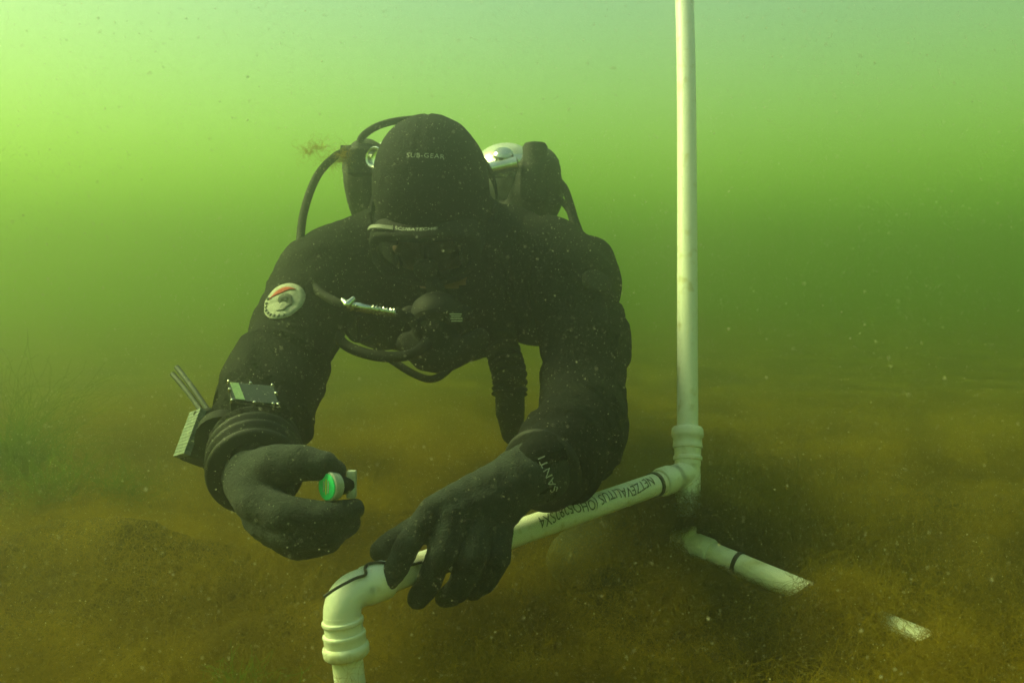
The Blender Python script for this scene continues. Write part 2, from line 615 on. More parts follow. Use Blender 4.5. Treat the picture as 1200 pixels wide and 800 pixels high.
def ring(mb, c, axis, r, h, th=0.0016):
    axis = Vector(axis).normalized()
    mb.lathe(Vector(c) - axis * h / 2, axis, [(0, r), (0.0005, r + th), (h - 0.0005, r + th), (h, r)], 28)


for c, ax, r in ((ELB + (TEE - ELB) * 0.868, tdir, R), (low0 + (low1 - low0) * 0.245, lowd, R * 1.04), ):
    q = MB(); ring(q, c, ax, r, 0.0065, 0.002)
    q.build('tape_band', M['black_tape'], frame)
# cord over the elbow
def on_tube(s, ang, r):
    """point on the elbow / cross pipe: s metres from the corner along the pipe, ang from the top toward the camera"""
    top = (Vector((0, 0, 1)) - tdir * tdir.z).normalized()
    side = tdir.cross(top)
    if side.y > 0: side = -side
    return ELB + tdir * s + (top * math.cos(ang) + side * math.sin(ang)) * r


cord = [on_tube(-0.026, 0.9, R * 0.9), on_tube(-0.012, 0.75, R * 1.20), on_tube(0.012, 0.62, R * 1.33), on_tube(0.026, 0.60, R * 1.33), on_tube(0.031, 0.2, R * 1.37),
        on_tube(0.040, 0.0, R * 1.40), on_tube(0.052, 0.25, R * 1.40), on_tube(0.075, 0.75, R * 1.15), on_tube(0.1, 0.9, R * 1.1)]
MB().tube(spline(cord, 6), 0.0017, 8).build('tie_cord', M['black_tape'], frame)

# hand writing on the cross pipe: reads upside down from this side
tm = text_mesh('NETZEVALITUS (OHO5282SX4', 0.021, 1.0, 0.12)
tc_co = vcos(tm)
tw = tc_co[:, 0].max() - tc_co[:, 0].min()
L0, L1 = 0.305, 0.475
Lp = (TEE - ELB).length
sc = 0.0
px_text = []
sa = (L0 / 0.58) * Lp; sb_ = (L1 / 0.58) * Lp
mid = (0.842 + 0.463) / 2 * Lp
span = (0.842 - 0.463) * Lp
for i, v in enumerate(tm.vertices):
    s_ = mid - v.co.x / tw * span          # text runs from the tee end back to the hand
    arcl = v.co.y + 0.0025 * math.sin(v.co.x * 60)
    ang = 0.80 + arcl / R
    v.co = on_tube(s_, ang, R + 0.0005)
tm.update()
link('lettering', tm, M['ink'], frame, smooth=False)

# ------------------------------------------------------------------ diver
diver = empty('person', P(540, 500, 1.6) * 1.0, 'diver in black drysuit and hood leaning over the white pipe frame', 'person')
HC = P(507, 235, 1.46)
hf = (-FWD * 0.72 - UP * 0.66 - RIGHT * 0.07).normalized()      # where the face points
hu = (UP - hf * UP.dot(hf)).normalized()
hx = RIGHT - hf * RIGHT.dot(hf)
hx = (hx - hu * hx.dot(hu)).normalized()
HM = Matrix((hx, hf, hu)).transposed()                           # columns: side, face, up


def H(x, f, u):
    return HC + HM @ Vector((x, f, u))


# limb chains: (photo pixel, depth, radius)
def chain(*a):
    return [(P(x, y, d), r) for x, y, d, r in a]


TORSO = chain((530, 305, 1.60, 0.140), (532, 332, 1.75, 0.165), (545, 334, 1.95, 0.160), (550, 332, 2.15, 0.150), (555, 335, 2.32, 0.150))
ARM_R = chain((400, 318, 1.56, 0.092), (372, 335, 1.49, 0.084), (352, 385, 1.40, 0.072), (322, 440, 1.30, 0.065), (308, 478, 1.20, 0.059), (300, 525, 1.10, 0.043), (300, 552, 1.05, 0.037))
ARM_L = chain((640, 308, 1.58, 0.090), (668, 334, 1.50, 0.083), (684, 400, 1.42, 0.074), (690, 462, 1.33, 0.066), (684, 500, 1.25, 0.062), (655, 533, 1.15, 0.046), (622, 554, 1.07, 0.038))
LEG_A = chain((500, 345, 2.35, 0.11), (490, 350, 2.62, 0.085), (485, 352, 2.80, 0.066), (482, 350, 3.05, 0.058), (480, 352, 3.2, 0.05))
LEG_B = chain((612, 350, 2.35, 0.11), (612, 352, 2.62, 0.085), (612, 355, 2.80, 0.066), (610, 352, 3.05, 0.058), (608, 355, 3.2, 0.05))

bb = MB()
for ch in (TORSO, ARM_R, ARM_L, LEG_A, LEG_B):
    bb.limb(ch)
# shoulder yoke and chest flanks
bb.limb(chain((400, 318, 1.57, 0.09), (470, 300, 1.62, 0.11), (590, 304, 1.63, 0.108), (645, 312, 1.58, 0.085)))
bb.limb(chain((452, 352, 1.66, 0.100), (460, 350, 2.0, 0.10)))
bb.limb(chain((470, 372, 1.62, 0.068), (560, 376, 1.62, 0.075)))
bb.limb(chain((630, 345, 1.68, 0.105), (635, 345, 2.0, 0.10)))
bb.limb(chain((692, 306, 1.56, 0.05), (698, 332, 1.52, 0.052), (694, 362, 1.48, 0.05)))
# neck and head with a face
bb.limb([(P(533, 295, 1.60), 0.085), (H(0, -0.055, -0.085), 0.066), (H(0, -0.02, -0.03), 0.07)])
bb.ball(H(0, 0.0, 0.02), (0.076, 0.098, 0.100), HM)
bb.ball(H(0, 0.03, -0.045), (0.062, 0.070, 0.075), HM)
bb.ball(H(0, 0.062, -0.088), (0.034, 0.034, 0.026), HM)          # chin
bb.ball(H(0, 0.104, -0.018), (0.012, 0.018, 0.024), HM)          # nose
bb.ball(H(0, 0.116, -0.033), (0.015, 0.012, 0.010), HM)
bb.ball(H(0, 0.085, 0.030), (0.055, 0.018, 0.014), HM)           # brow
for s in (-1, 1):
    bb.ball(H(s * 0.042, 0.072, -0.030), (0.022, 0.024, 0.022), HM)   # cheek
    bb.ball(H(s * 0.079, -0.005, -0.012), (0.008, 0.018, 0.030), HM)  # ear
bb.ball(H(0, 0.094, -0.062), (0.026, 0.014, 0.010), HM)          # lips
# boots
for L in (LEG_A, LEG_B):
    a = L[-1][0]
    bb.limb([(a, 0.052), (a + Vector((0, 0.10, -0.03)), 0.045), (a + Vector((0, 0.19, -0.045)), 0.036)])
bme = fuse(bb, 0.0065, 5, 0.5)
co = vcos(bme); no = vnor(bme)
# folds of the drysuit: ridges across each limb
disp = np.zeros(len(co)); wsum = np.full(len(co), 1e-6)
segs = []
for ch, amp in ((ARM_R, 0.027), (ARM_L, 0.027), (LEG_A, 0.012), (LEG_B, 0.012), (TORSO, 0.014)):
    acc = 0.0
    for i in range(len(ch) - 1):
        a = np.array(ch[i][0]); b2 = np.array(ch[i + 1][0])
        ab = b2 - a; l = np.linalg.norm(ab)
        tt = np.clip(((co - a) @ ab) / (l * l), 0, 1)
        dist = np.linalg.norm(co - (a + tt[:, None] * ab), axis=1)
        w = np.exp(-(dist / 0.075) ** 2 * 2)
        s_ = acc + tt * l
        warp = (fbm(co * 9.0 + 3.1, 3) - 0.5) * 0.22
        pt = np.stack([(s_ + warp) * 14.0, co[:, 0] * 4.5, co[:, 2] * 4.5 + 7], -1)
        rdg = (1 - np.abs(vnoise(pt) * 2 - 1)) ** 2 * 1.6 - 0.5
        pt2 = np.stack([(s_ - warp) * 44.0, co[:, 0] * 9, co[:, 2] * 9 + 3], -1)
        if ch is ARM_R or ch is ARM_L:                    # the sleeve is tight at the wrist
            whole = sum((ch[q + 1][0] - ch[q][0]).length for q in range(len(ch) - 1))
            rdg = rdg * np.clip((whole - s_) * 9.0, 0.15, 1.0)
        rdg = rdg + 0.35 * (1 - np.abs(vnoise(pt2) * 2 - 1) * 2)
        disp += w * rdg * amp; wsum += w
        acc += l
disp = disp / wsum * np.clip(wsum * 1.2, 0, 1)
hl = (co - np.array(HC)) @ np.array(HM)
headm = (np.abs(hl[:, 0]) < 0.12) & (hl[:, 1] > -0.11) & (hl[:, 2] > -0.13)
disp[headm] = 0
co2 = co + no * (disp - 0.006)[:, None]
setcos(bme, co2)
bme.materials.append(M['suit']); bme.materials.append(M['skin'])
hl = (co2 - np.array(HC)) @ np.array(HM)
skin_v = (np.abs(hl[:, 0]) < 0.056) & (hl[:, 1] > 0.045) & (hl[:, 2] > -0.125) & (hl[:, 2] < 0.05)
for p in bme.polygons:
    if all(skin_v[v] for v in p.vertices):
        p.material_index = 1
body = link('body', bme, None, diver, flat_angle=120)
body_bvh = bvh_of(bme)
# eyes
for s in (-1, 1):
    e1 = MB().ball(H(s * 0.032, 0.083, 0.006), 0.012).build('eye', M['eye'], diver)
    MB().ball(H(s * 0.032, 0.0915, 0.004), 0.0055).build('pupil', M['cuff'], e1)

# hood
hb = MB()
hb.ball(H(0, -0.004, 0.026), (0.096, 0.114, 0.116), HM)
hb.ball(H(0, 0.012, -0.045), (0.086, 0.092, 0.088), HM)
hb.limb([(H(0, -0.02, 0.02), 0.090), (H(0, -0.06, -0.07), 0.092), (P(520, 285, 1.56), 0.100), (P(528, 300, 1.60), 0.115)])
hme = fuse(hb, 0.0055, 6, 0.5)
hc_ = vcos(hme); hn = vnor(hme)
hl = (hc_ - np.array(HC)) @ np.array(HM)
# seams and slight creases round the neck
d_ = (fbm(hc_ * 26, 3) - 0.5) * 0.004 + 0.0045 * np.sin(hl[:, 2] * 95 + 3 * fbm(hc_ * 14, 2)) * np.clip((-hl[:, 2] - 0.02) * 14, 0, 1)
d_ -= 0.0022 * np.exp(-(hl[:, 0] / 0.003) ** 2) * (hl[:, 1] < 0.09)
hc_ = hc_ + hn * d_[:, None]
setcos(hme, hc_)
hood_bvh = bvh_of(hme)
bm = bmesh.new(); bm.from_mesh(hme)
hm_np = np.array(HM)
kill = []
for v in bm.verts:
    l = np.array(v.co - HC) @ hm_np
    if l[1] > 0.03 and (l[0] / 0.052) ** 2 + ((l[2] + 0.052) / 0.066) ** 2 < 1:
        kill.append(v)
bmesh.ops.delete(bm, geom=kill, context='VERTS')
bm.to_mesh(hme); bm.free()
hood = link('hood', hme, M['neoprene'], diver, flat_angle=120)
so = hood.modifiers.new('thickness', 'SOLIDIFY'); so.thickness = 0.005; so.offset = -1

# words on the hood
def pix_axes(px, py, d, ang=0.0):
    """centre and in-plane axes for lettering that lies on a surface facing the viewer's side"""
    return P(px, py, d), RIGHT * math.cos(ang) - UP * math.sin(ang), UP * math.cos(ang) + RIGHT * math.sin(ang)


tm = text_mesh('SUB-GEAR', 0.0105, 1.15)
xx = vcos(tm); wd = xx[:, 0].max() - xx[:, 0].min()
for v in tm.vertices:
    v.co.x *= 0.056 / wd
drape(tm, *pix_axes(503, 193, 1.40, 0.04), hood_bvh, 0.0015)
link('lettering', tm, M['dullprint'], hood, smooth=False)

# mask
mask = empty('mask', H(0, 0.1, 0), None, None)
mask.parent = diver
mask.matrix_parent_inverse = diver.matrix_world.inverted()


def sup(a, b2, n=40, e=0.62):
    out = []
    for j in range(n):
        th = 2 * math.pi * j / n
        c_, s_ = math.cos(th), math.sin(th)
        out.append((a * math.copysign(abs(c_) ** e, c_), b2 * math.copysign(abs(s_) ** e, s_)))
    return out


def loops(mb, specs, cap0=False, cap1=False, zoff=0.0, bend=3.6, n=40):
    vs = []; fs = []
    for a, b2, f in specs:
        for x, z in sup(a, b2, n):
            vs.append(H(x, f - bend * x * x, z + zoff))
    k = len(specs)
    for i in range(k - 1):
        for j in range(n):
            j2 = (j + 1) % n
            fs.append((i * n + j, i * n + j2, (i + 1) * n + j2, (i + 1) * n + j))
    if cap0: fs.append(tuple(range(n)))
    if cap1: fs.append(tuple(range((k - 1) * n, k * n)))
    mb.add(vs, fs)
    return mb


q = loops(MB(), [(0.080, 0.046, 0.088), (0.086, 0.049, 0.094), (0.085, 0.048, 0.112), (0.080, 0.044, 0.124)], zoff=-0.022)
q.build('skirt', M['rubber'], mask)
q = loops(MB(), [(0.083, 0.046, 0.118), (0.088, 0.050, 0.121), (0.087, 0.050, 0.138), (0.083, 0.046, 0.142), (0.074, 0.037, 0.141), (0.073, 0.036, 0.132)], zoff=-0.020)
frm = q.build('frame', M['rubber'], mask, flat_angle=50)
q = loops(MB(), [(0.0745, 0.0375, 0.1335), (0.0745, 0.0375, 0.1365)], True, True, zoff=-0.020)
q.build('lens', M['glass'], mask)
MB().ball(H(0, 0.120, -0.048), (0.020, 0.024, 0.018), HM).build('nose_pocket', M['rubber'], mask)
# strap round the back of the hood
st = []
for i in range(41):
    th = -0.25 + (math.pi + 0.5) * i / 40
    st.append(H(math.cos(th) * 0.103, -0.006 - math.sin(th) * 0.118 + (0.03 if 0 else 0), -0.016 + 0.05 * max(math.sin(th), 0)))
sm = MB()
vs = []; fs = []
for i, q in enumerate(st):
    out_ = (q - H(0, -0.01, 0.02)); out_ = (out_ - hu * out_.dot(hu)).normalized()
    for dz, dr in ((-0.011, 0), (0.011, 0), (0.011, 0.004), (-0.011, 0.004)):
        vs.append(q + hu * dz + out_ * dr)
for i in range(40):
    for j in range(4):
        j2 = (j + 1) % 4
        fs.append((i * 4 + j, i * 4 + j2, i * 4 + 4 + j2, i * 4 + 4 + j))
fs += [(3, 2, 1, 0), (160, 161, 162, 163)]
sm.add(vs, fs)
sm.build('strap', M['rubber'], mask)

# mask's upper edge: caught light painted as a grey band, and maker's name
mb_bvh = bvh_of(frm.data)


def brow(x, u):
    """point on the upper rim of the mask frame: x sideways, u along the rim depth"""
    zr = 0.0545 * (1 - abs(x / 0.092) ** 4) ** 0.25 if abs(x) < 0.0915 else 0.02
    return H(x, 0.129 + u - 3.6 * x * x, zr * 0.98 - 0.0197 - 0.0018)


vs = []; fs = []
K = 16
for i in range(K + 1):
    x = -0.086 + (0.086 - 0.040) * i / K
    for du, dz in ((-0.0045, 0.0), (0.0045, 0.0), (0.0045, 0.0016), (-0.0045, 0.0016)):
        vs.append(brow(x, du) + hu * dz)
for i in range(K):
    for j in range(4):
        j2 = (j + 1) % 4
        fs.append((i * 4 + j, i * 4 + j2, i * 4 + 4 + j2, i * 4 + 4 + j))
fs += [(3, 2, 1, 0), tuple(K * 4 + k for k in range(4))]
q = MB(); q.add(vs, fs); q.build('rim_highlight', M['rim_light'], mask, smooth=False)
tm = text_mesh('SCUBATECH®', 0.010, 1.05)
xx = vcos(tm); wd = xx[:, 0].max() - xx[:, 0].min()
for v in tm.vertices:
    x = -0.004 + v.co.x / wd * 0.066
    v.co = brow(x, -v.co.y * 1.1) + hu * 0.0012
tm.update()
link('lettering', tm, M['print'], mask, smooth=False)

# gloves ------------------------------------------------------------
def glove(shapes, voxel, name, seed):
    g = MB()
    for s in shapes:
        g.limb(chain(*s))
    gme = fuse(g, voxel, 4, 0.5)
    c = vcos(gme); n_ = vnor(gme)
    d = (fbm(c * 55 + seed, 3) - 0.5) * 0.0035 + (fbm(c * 130 + seed, 2) - 0.5) * 0.0016
    d += (fbm(c * 24 + seed, 2) - 0.5) * 0.004
    setcos(gme, c + n_ * d[:, None])
    return link(name, gme, M['glove'], diver, flat_angle=120), gme


GL = [
    [(655, 537, 1.14, 0.041), (632, 552, 1.09, 0.040), (606, 562, 1.06, 0.037), (575, 582, 1.045, 0.030)],
    [(606, 560, 1.06, 0.034), (560, 578, 1.035, 0.026), (505, 598, 1.005, 0.0165)],
    [(606, 562, 1.06, 0.034), (565, 588, 1.03, 0.026), (528, 606, 1.005, 0.0165)],
    [(606, 564, 1.06, 0.034), (575, 592, 1.035, 0.026), (556, 612, 1.015, 0.0165)],
    [(608, 566, 1.06, 0.034), (590, 594, 1.045, 0.024), (582, 616, 1.035, 0.0160)],
    # index, middle, ring, little finger
    [(505, 598, 1.005, 0.0160), (478, 638, 0.985, 0.0142), (463, 668, 0.978, 0.0130), (456, 680, 0.977, 0.0118)],
    [(528, 606, 1.005, 0.0175), (516, 650, 0.983, 0.0162), (502, 686, 0.990, 0.0146), (490, 700, 1.000, 0.0128)],
    [(558, 612, 1.015, 0.0172), (553, 655, 0.992, 0.0160), (536, 692, 1.005, 0.0142), (522, 700, 1.020, 0.0125)],
    [(585, 614, 1.035, 0.0170), (584, 650, 1.010, 0.0158), (568, 682, 1.015, 0.0138), (552, 692, 1.035, 0.0118)],
    # thumb along the far side of the pipe
    [(590, 570, 1.08, 0.026), (540, 592, 1.085, 0.020), (490, 618, 1.070, 0.0165), (452, 640, 1.045, 0.0140), (446, 646, 1.038, 0.0125)],
]
gl, gl_me = glove(GL, 0.0030, 'glove', 3.0)
gl['label'] = 'glove lying over the pipe with fingers spread'
GR = [
    [(300, 545, 1.09, 0.043), (301, 560, 1.04, 0.040), (308, 576, 1.01, 0.036)],
    [(301, 560, 1.04, 0.036), (300, 585, 0.995, 0.026), (302, 592, 0.985, 0.021)],
    [(305, 570, 1.03, 0.034), (310, 605, 0.995, 0.026), (312, 612, 0.99, 0.022)],
    [(308, 575, 1.03, 0.030), (322, 618, 1.005, 0.022), (326, 622, 1.00, 0.019)],
    # thumb above, bent over the logger
    [(303, 558, 1.02, 0.030), (325, 546, 0.995, 0.025), (352, 542, 0.985, 0.0205), (378, 546, 0.982, 0.0180), (392, 552, 0.984, 0.0140)],
    # four fingers closed underneath
    [(302, 590, 0.985, 0.0225), (336, 602, 0.962, 0.0205), (375, 606, 0.962, 0.0180), (404, 601, 0.972, 0.0160), (415, 596, 0.982, 0.0130)],
    [(312, 614, 0.985, 0.0210), (345, 626, 0.966, 0.0195), (384, 624, 0.970, 0.0180), (407, 613, 0.995, 0.0155), (400, 602, 1.012, 0.0130)],
    [(322, 622, 0.995, 0.0195), (350, 636, 0.985, 0.0180), (382, 632, 0.992, 0.0165), (397, 619, 1.018, 0.0145), (387, 608, 1.030, 0.0125)],
    [(330, 626, 1.015, 0.0155), (354, 636, 1.010, 0.0145), (374, 630, 1.022, 0.0130), (380, 618, 1.040, 0.0115)],
]
gr, gr_me = glove(GR, 0.0030, 'glove', 9.0)
gr['label'] = 'closed glove pinching the small green logger'

# wrist rings of the dry gloves
def cuff(a, b2, rad, name='cuff_ring'):
    a = Vector(a); b2 = Vector(b2)
    ax = (b2 - a).normalized(); L = (b2 - a).length
    prof = []
    for i in range(33):
        s = i / 32
        r = rad * (1.0 + 0.05 * math.sin(s * math.pi)) + 0.0035 * math.sin(s * 2 * math.pi * 3.5)
        prof.append((s * L, r))
    prof = [(0, rad * 0.7)] + prof + [(L, rad * 0.7)]
    return MB().lathe(a, ax, prof, 36).build(name, M['cuff'], diver, flat_angle=120)


cuff(P(299, 522, 1.115), P(299, 556, 1.045), 0.053)
cl = cuff(P(663, 532, 1.165), P(632, 553, 1.095), 0.050)
# maker's name on the left cuff
jm = bmesh.new(); jm.from_mesh(cl.data); jm.from_mesh(gl_me); jm.from_mesh(bme)
glb = BVHTree.FromBMesh(jm); jm.free()
tm = text_mesh('SANTI', 0.0125, 1.15)
xx = vcos(tm); wd = xx[:, 0].max() - xx[:, 0].min()
for v in tm.vertices:
    v.co.x *= 0.044 / wd
dirx = -(RIGHT * -18 - UP * -46).normalized()
ctr = P(641, 552, 1.07)
xa = (-RIGHT * 0.36 + UP * 0.93).normalized()
ya = (-RIGHT * 0.93 - UP * 0.36).normalized()
drape(tm, ctr, xa, ya, glb, 0.0016)
link('lettering', tm, M['print'], cl, smooth=False)
# yellow tab on the right cuff
MB().box(P(265, 534, 1.055), Matrix.Identity(3), (0.0035, 0.002, 0.003), 0.0008).build('tab', M['yellow'], diver)

# shoulder patch ----------------------------------------------------
pc = P(348, 357, 1.40)
pa, pb = (RIGHT * 0.86 - UP * 0.30 - FWD * 0.1).normalized(), (UP * 0.95 + RIGHT * 0.22).normalized()


def disc_mesh(name, pts_rings):
    """flat rings (outer first): list of (list of (x, y)) joined"""
    me_ = bpy.data.meshes.new(name)
    return me_


def sector(name, material, fn_out, fn_in, a0, a1, off, parent, n=36):
    """band between two polar curves, laid on the sleeve"""
    me_ = bpy.data.meshes.new(name)
    vs = []; fs = []
    K_ = 5
    for i in range(n + 1):
        a = a0 + (a1 - a0) * i / n
        for k in range(K_):
            s_ = k / (K_ - 1)
            r_ = fn_in(a) * (1 - s_) + fn_out(a) * s_
            vs.append((r_ * math.cos(a), r_ * math.sin(a), 0))
    for i in range(n):
        for k in range(K_ - 1):
            fs.append((i * K_ + k, i * K_ + k + 1, (i + 1) * K_ + k + 1, (i + 1) * K_ + k))
    me_.from_pydata(vs, [], fs)
    drape(me_, pc, pa, pb, body_bvh, off)
    o = link(name, me_, material, parent, flat_angle=120)
    s2 = o.modifiers.new('thickness', 'SOLIDIFY'); s2.thickness = 0.0012; s2.offset = 1
    return o


PR = 0.029
patch = sector('shoulder_patch', M['patch_white'], lambda a: PR, lambda a: 0.0006, 0, 2 * math.pi, 0.002, diver)
T = 2 * math.pi
sector('crescent', M['patch_red'], lambda a: PR * 0.74, lambda a: PR * (0.74 - 0.28 * math.sin((a - 1.3) / 2.1 * math.pi)), 1.3, 3.4, 0.0034, patch)
sector('swirl', M['patch_grey'], lambda a: PR * (0.60 - 0.07 * (a + 1.5)), lambda a: PR * (0.60 - 0.07 * (a + 1.5) - 0.2 * math.sin((a + 1.5) / 5.2 * math.pi)), -1.5, 3.7, 0.0034, patch)
sector('swirl', M['patch_grey'], lambda a: PR * 0.22, lambda a: PR * 0.06, 0.3, 4.6, 0.0035, patch)
for k in range(9):
    a = 3.3 + k * 0.26
    sector('mark', M['patch_grey'], lambda a_: PR * 0.93, lambda a_: PR * 0.80, a, a + 0.10, 0.0034, patch, 3)
# reflective tab near the other shoulder
h = body_bvh.ray_cast(CAM, (P(700, 330, 1.4) - CAM).normalized(), 3)
if h[0] is not None:
    MB().ball(h[0], 0.006).build('dump_valve_button', M['dullprint'], diver)
    MB().lathe(h[0] - h[1] * 0.012, h[1], [(0, 0.026), (0.010, 0.026), (0.016, 0.022), (0.018, 0.012)], 24).build('dump_valve', M['plastic'], diver)

# ------------------------------------------------------------------ tanks on the back
TA = (FWD * 1.0 - UP * 0.10).normalized()          # tank axis: away from the viewer along the back
tanks = empty('twin_tank', P(527, 200, 1.75), 'pair of bare metal scuba tanks with chrome valves behind the hood', 'scuba tanks')
for px in (464, 593):
    c = P(px, 201 if px > 527 else 195, 1.78)
    prof = [(-0.055, 0.014), (-0.05, 0.018), (-0.02, 0.019), (-0.015, 0.030), (0.0, 0.050), (0.02, 0.066), (0.05, 0.076), (0.08, 0.079), (0.55, 0.079), (0.57, 0.072), (0.58, 0.05)]
    tk = MB().lathe(c, TA, prof, 36).build('tank', M['steel'], tanks, flat_angle=60)
    vc = c - TA * 0.062
    s = -1 if px < 527 else 1
    v = MB()
    v.tube([vc - RIGHT * s * 0.022, vc + RIGHT * s * 0.040], [0.016, 0.016], 20)
    v.tube([vc - UP * 0.028, vc + UP * 0.012], [0.0145, 0.0145], 20)
    v.ball(vc, 0.021)
    valve = v.build('valve', M['chrome'], tanks, flat_angle=60)
    kb = MB()
    prof = []
    k0 = vc + RIGHT * s * 0.038
    kb.lathe(k0, RIGHT * s, [(0, 0.010), (0.002, 0.019), (0.026, 0.020), (0.030, 0.016)], 24)
    kb.build('knob', M['plastic'], valve, flat_angle=50)
MB().tube([P(464, 203, 1.72), P(593, 203, 1.72)], 0.011, 18).build('manifold', M['chrome'], tanks)
for o_ in (0.16, 0.42):
    bnd = MB()
    pts = []
    for i in range(49):
        th = 2 * math.pi * i / 48
        cx = P(464 if math.cos(th) < 0 else 593, 203, 1.78) + TA * o_
        pts.append(cx + RIGHT * math.cos(th) * 0.081 + UP * math.sin(th) * 0.081)
    bnd.tube(pts, 0.004, 6)
    bnd.build('tank_band', M['chrome'], tanks)
# bright open port seen left of the hood (chrome ring)
pr = empty('port', P(438, 184, 1.60), None, None); bpy.data.objects.remove(pr)
ra = (-FWD * 0.86 - RIGHT * 0.50).normalized()
q = MB(); cpt = P(440, 185, 1.60)
prof = []
q.lathe(cpt - ra * 0.028, ra, [(0, 0.012), (0.020, 0.014), (0.022, 0.0195), (0.032, 0.0200), (0.034, 0.018), (0.033, 0.0145), (0.024, 0.0135), (0.022, 0.002)], 32)
q.build('valve_port', M['chrome'], tanks, flat_angle=45)
q = MB().lathe(P(590, 187, 1.655), (UP * 0.75 - FWD * 0.65).normalized(), [(-0.015, 0.014), (-0.003, 0.014), (0.0, 0.0185), (0.006, 0.0195), (0.014, 0.0185), (0.018, 0.014), (0.021, 0.005)], 14)
q.build('valve_bonnet', M['chrome'], tanks, flat_angle=20)
MB().lathe(P(575, 199, 1.64), (RIGHT * 1.0 + UP * 0.22).normalized(), [(-0.02, 0.010), (-0.018, 0.0135), (0.038, 0.0145), (0.05, 0.0145), (0.052, 0.010)], 24).build('valve_body', M['chrome'], tanks, flat_angle=45)

# buoyancy wing: a bladder behind the shoulders
wing = MB()
wl_ = chain((430, 190, 1.70, 0.046), (432, 203, 1.70, 0.050), (437, 228, 1.72, 0.050), (452, 262, 1.76, 0.058), (470, 300, 1.90, 0.07), (470, 310, 2.2, 0.06))
wr_ = chain((632, 200, 1.72, 0.044), (630, 222, 1.72, 0.052), (618, 255, 1.76, 0.056), (600, 295, 1.90, 0.07), (600, 305, 2.2, 0.06))
wing.limb(wl_); wing.limb(wr_)
wing.limb(chain((450, 268, 1.78, 0.05), (530, 262, 1.84, 0.055), (610, 262, 1.78, 0.05)))
wme = fuse(wing, 0.007, 4, 0.5)
c = vcos(wme); n_ = vnor(wme)
setcos(wme, c + n_ * ((fbm(c * 22, 3) - 0.5) * 0.014)[:, None])
wo = link('buoyancy_wing', wme, M['wing'], flat_angle=120)
tag(wo, 'black buoyancy bladder bulging on both sides behind the hood', 'buoyancy wing')

# ------------------------------------------------------------------ regulators
reg = empty('regulator', P(515, 390, 1.28), 'black mouthpiece regulator below the mask, hose over one shoulder', 'regulator')
rd = (hf * 0.86 - UP * 0.22).normalized()           # the way the purge cover faces
rc = P(512, 380, 1.355)
r2 = MB()
r2.lathe(rc - rd * 0.045, rd, [(0, 0.012), (0.004, 0.018), (0.008, 0.034), (0.020, 0.042), (0.044, 0.043), (0.050, 0.040)], 36)
r2.limb([(rc - rd * 0.02 - hx * 0.045, 0.014), (rc - rd * 0.02 + hx * 0.040, 0.014)])
second = r2.build('second_stage', M['plastic'], reg, flat_angle=50)
MB().lathe(rc + rd * 0.003, rd, [(0, 0.038), (0.003, 0.039), (0.007, 0.036), (0.009, 0.028), (0.012, 0.020), (0.013, 0.008)], 36).build('purge_cover', M['rubber'], second, flat_angle=30)
ex = fuse(MB().limb(chain((478, 402, 1.36, 0.018), (498, 418, 1.35, 0.022), (518, 420, 1.345, 0.024), (540, 412, 1.35, 0.021), (562, 396, 1.36, 0.016)))
          .limb(chain((510, 385, 1.36, 0.036), (517, 415, 1.35, 0.026))), 0.003, 4)
link('exhaust_tee', ex, M['rubber'], second, flat_angle=120)
MB().tube([rc - rd * 0.04, H(0, 0.095, -0.060)], [0.014, 0.016], 18).build('mouthpiece', M['rubber'], second)
lab = P(534, 372, 1.262)
LM = Matrix((RIGHT, UP, RIGHT.cross(UP))).transposed()
q = MB().box(lab, LM, (0.0095, 0.0072, 0.0012), 0.0004); lb = q.build('label_plate', M['cuff'], second)
for i, (w_, dy) in enumerate(((0.0085, 0.0048), (0.0070, 0.0018), (0.0088, -0.0014), (0.0078, -0.0048))):
    MB().box(lab + UP * dy - FWD * 0.0015 + RIGHT * 0.0006 * i, LM, (w_, 0.0007, 0.0004)).build('printed_line', M['dullprint'], second, smooth=False)
# chrome swivel with a spring on the hose end
c0 = P(404, 357, 1.325); c1 = P(466, 367, 1.33)
cd = (c1 - c0).normalized()
Lc = (c1 - c0).length
q = MB()
q.lathe(c0, cd, [(0.0, 0.004), (0.001, 0.0085), (0.010, 0.0090), (0.013, 0.0065), (0.016, 0.0065), (0.018, 0.0070), (0.038, 0.0070), (0.040, 0.0055), (Lc, 0.0050)], 24)
sw = q.build('swivel', M['chrome'], reg, flat_angle=40)
hel = []
su = (UP - cd * UP.dot(cd)).normalized(); sv = cd.cross(su)
for i in range(121):
    s = i / 120
    a = s * 2 * math.pi * 6.5
    hel.append(c0 + cd * (0.042 + s * (Lc - 0.046)) + (su * math.cos(a) + sv * math.sin(a)) * 0.0066)
MB().tube(hel, 0.0013, 8).build('spring', M['chrome'], sw)
MB().limb([(P(402, 352, 1.31), 0.004), (P(407, 357, 1.30), 0.006), (P(414, 350, 1.305), 0.0035)]).build('clip', M['chrome'], sw)
MB().tube(spline([c1 - cd * 0.004, P(478, 372, 1.335), P(490, 380, 1.345)], 6), 0.0085, 14).build('hose_end', M['rubber'], reg)
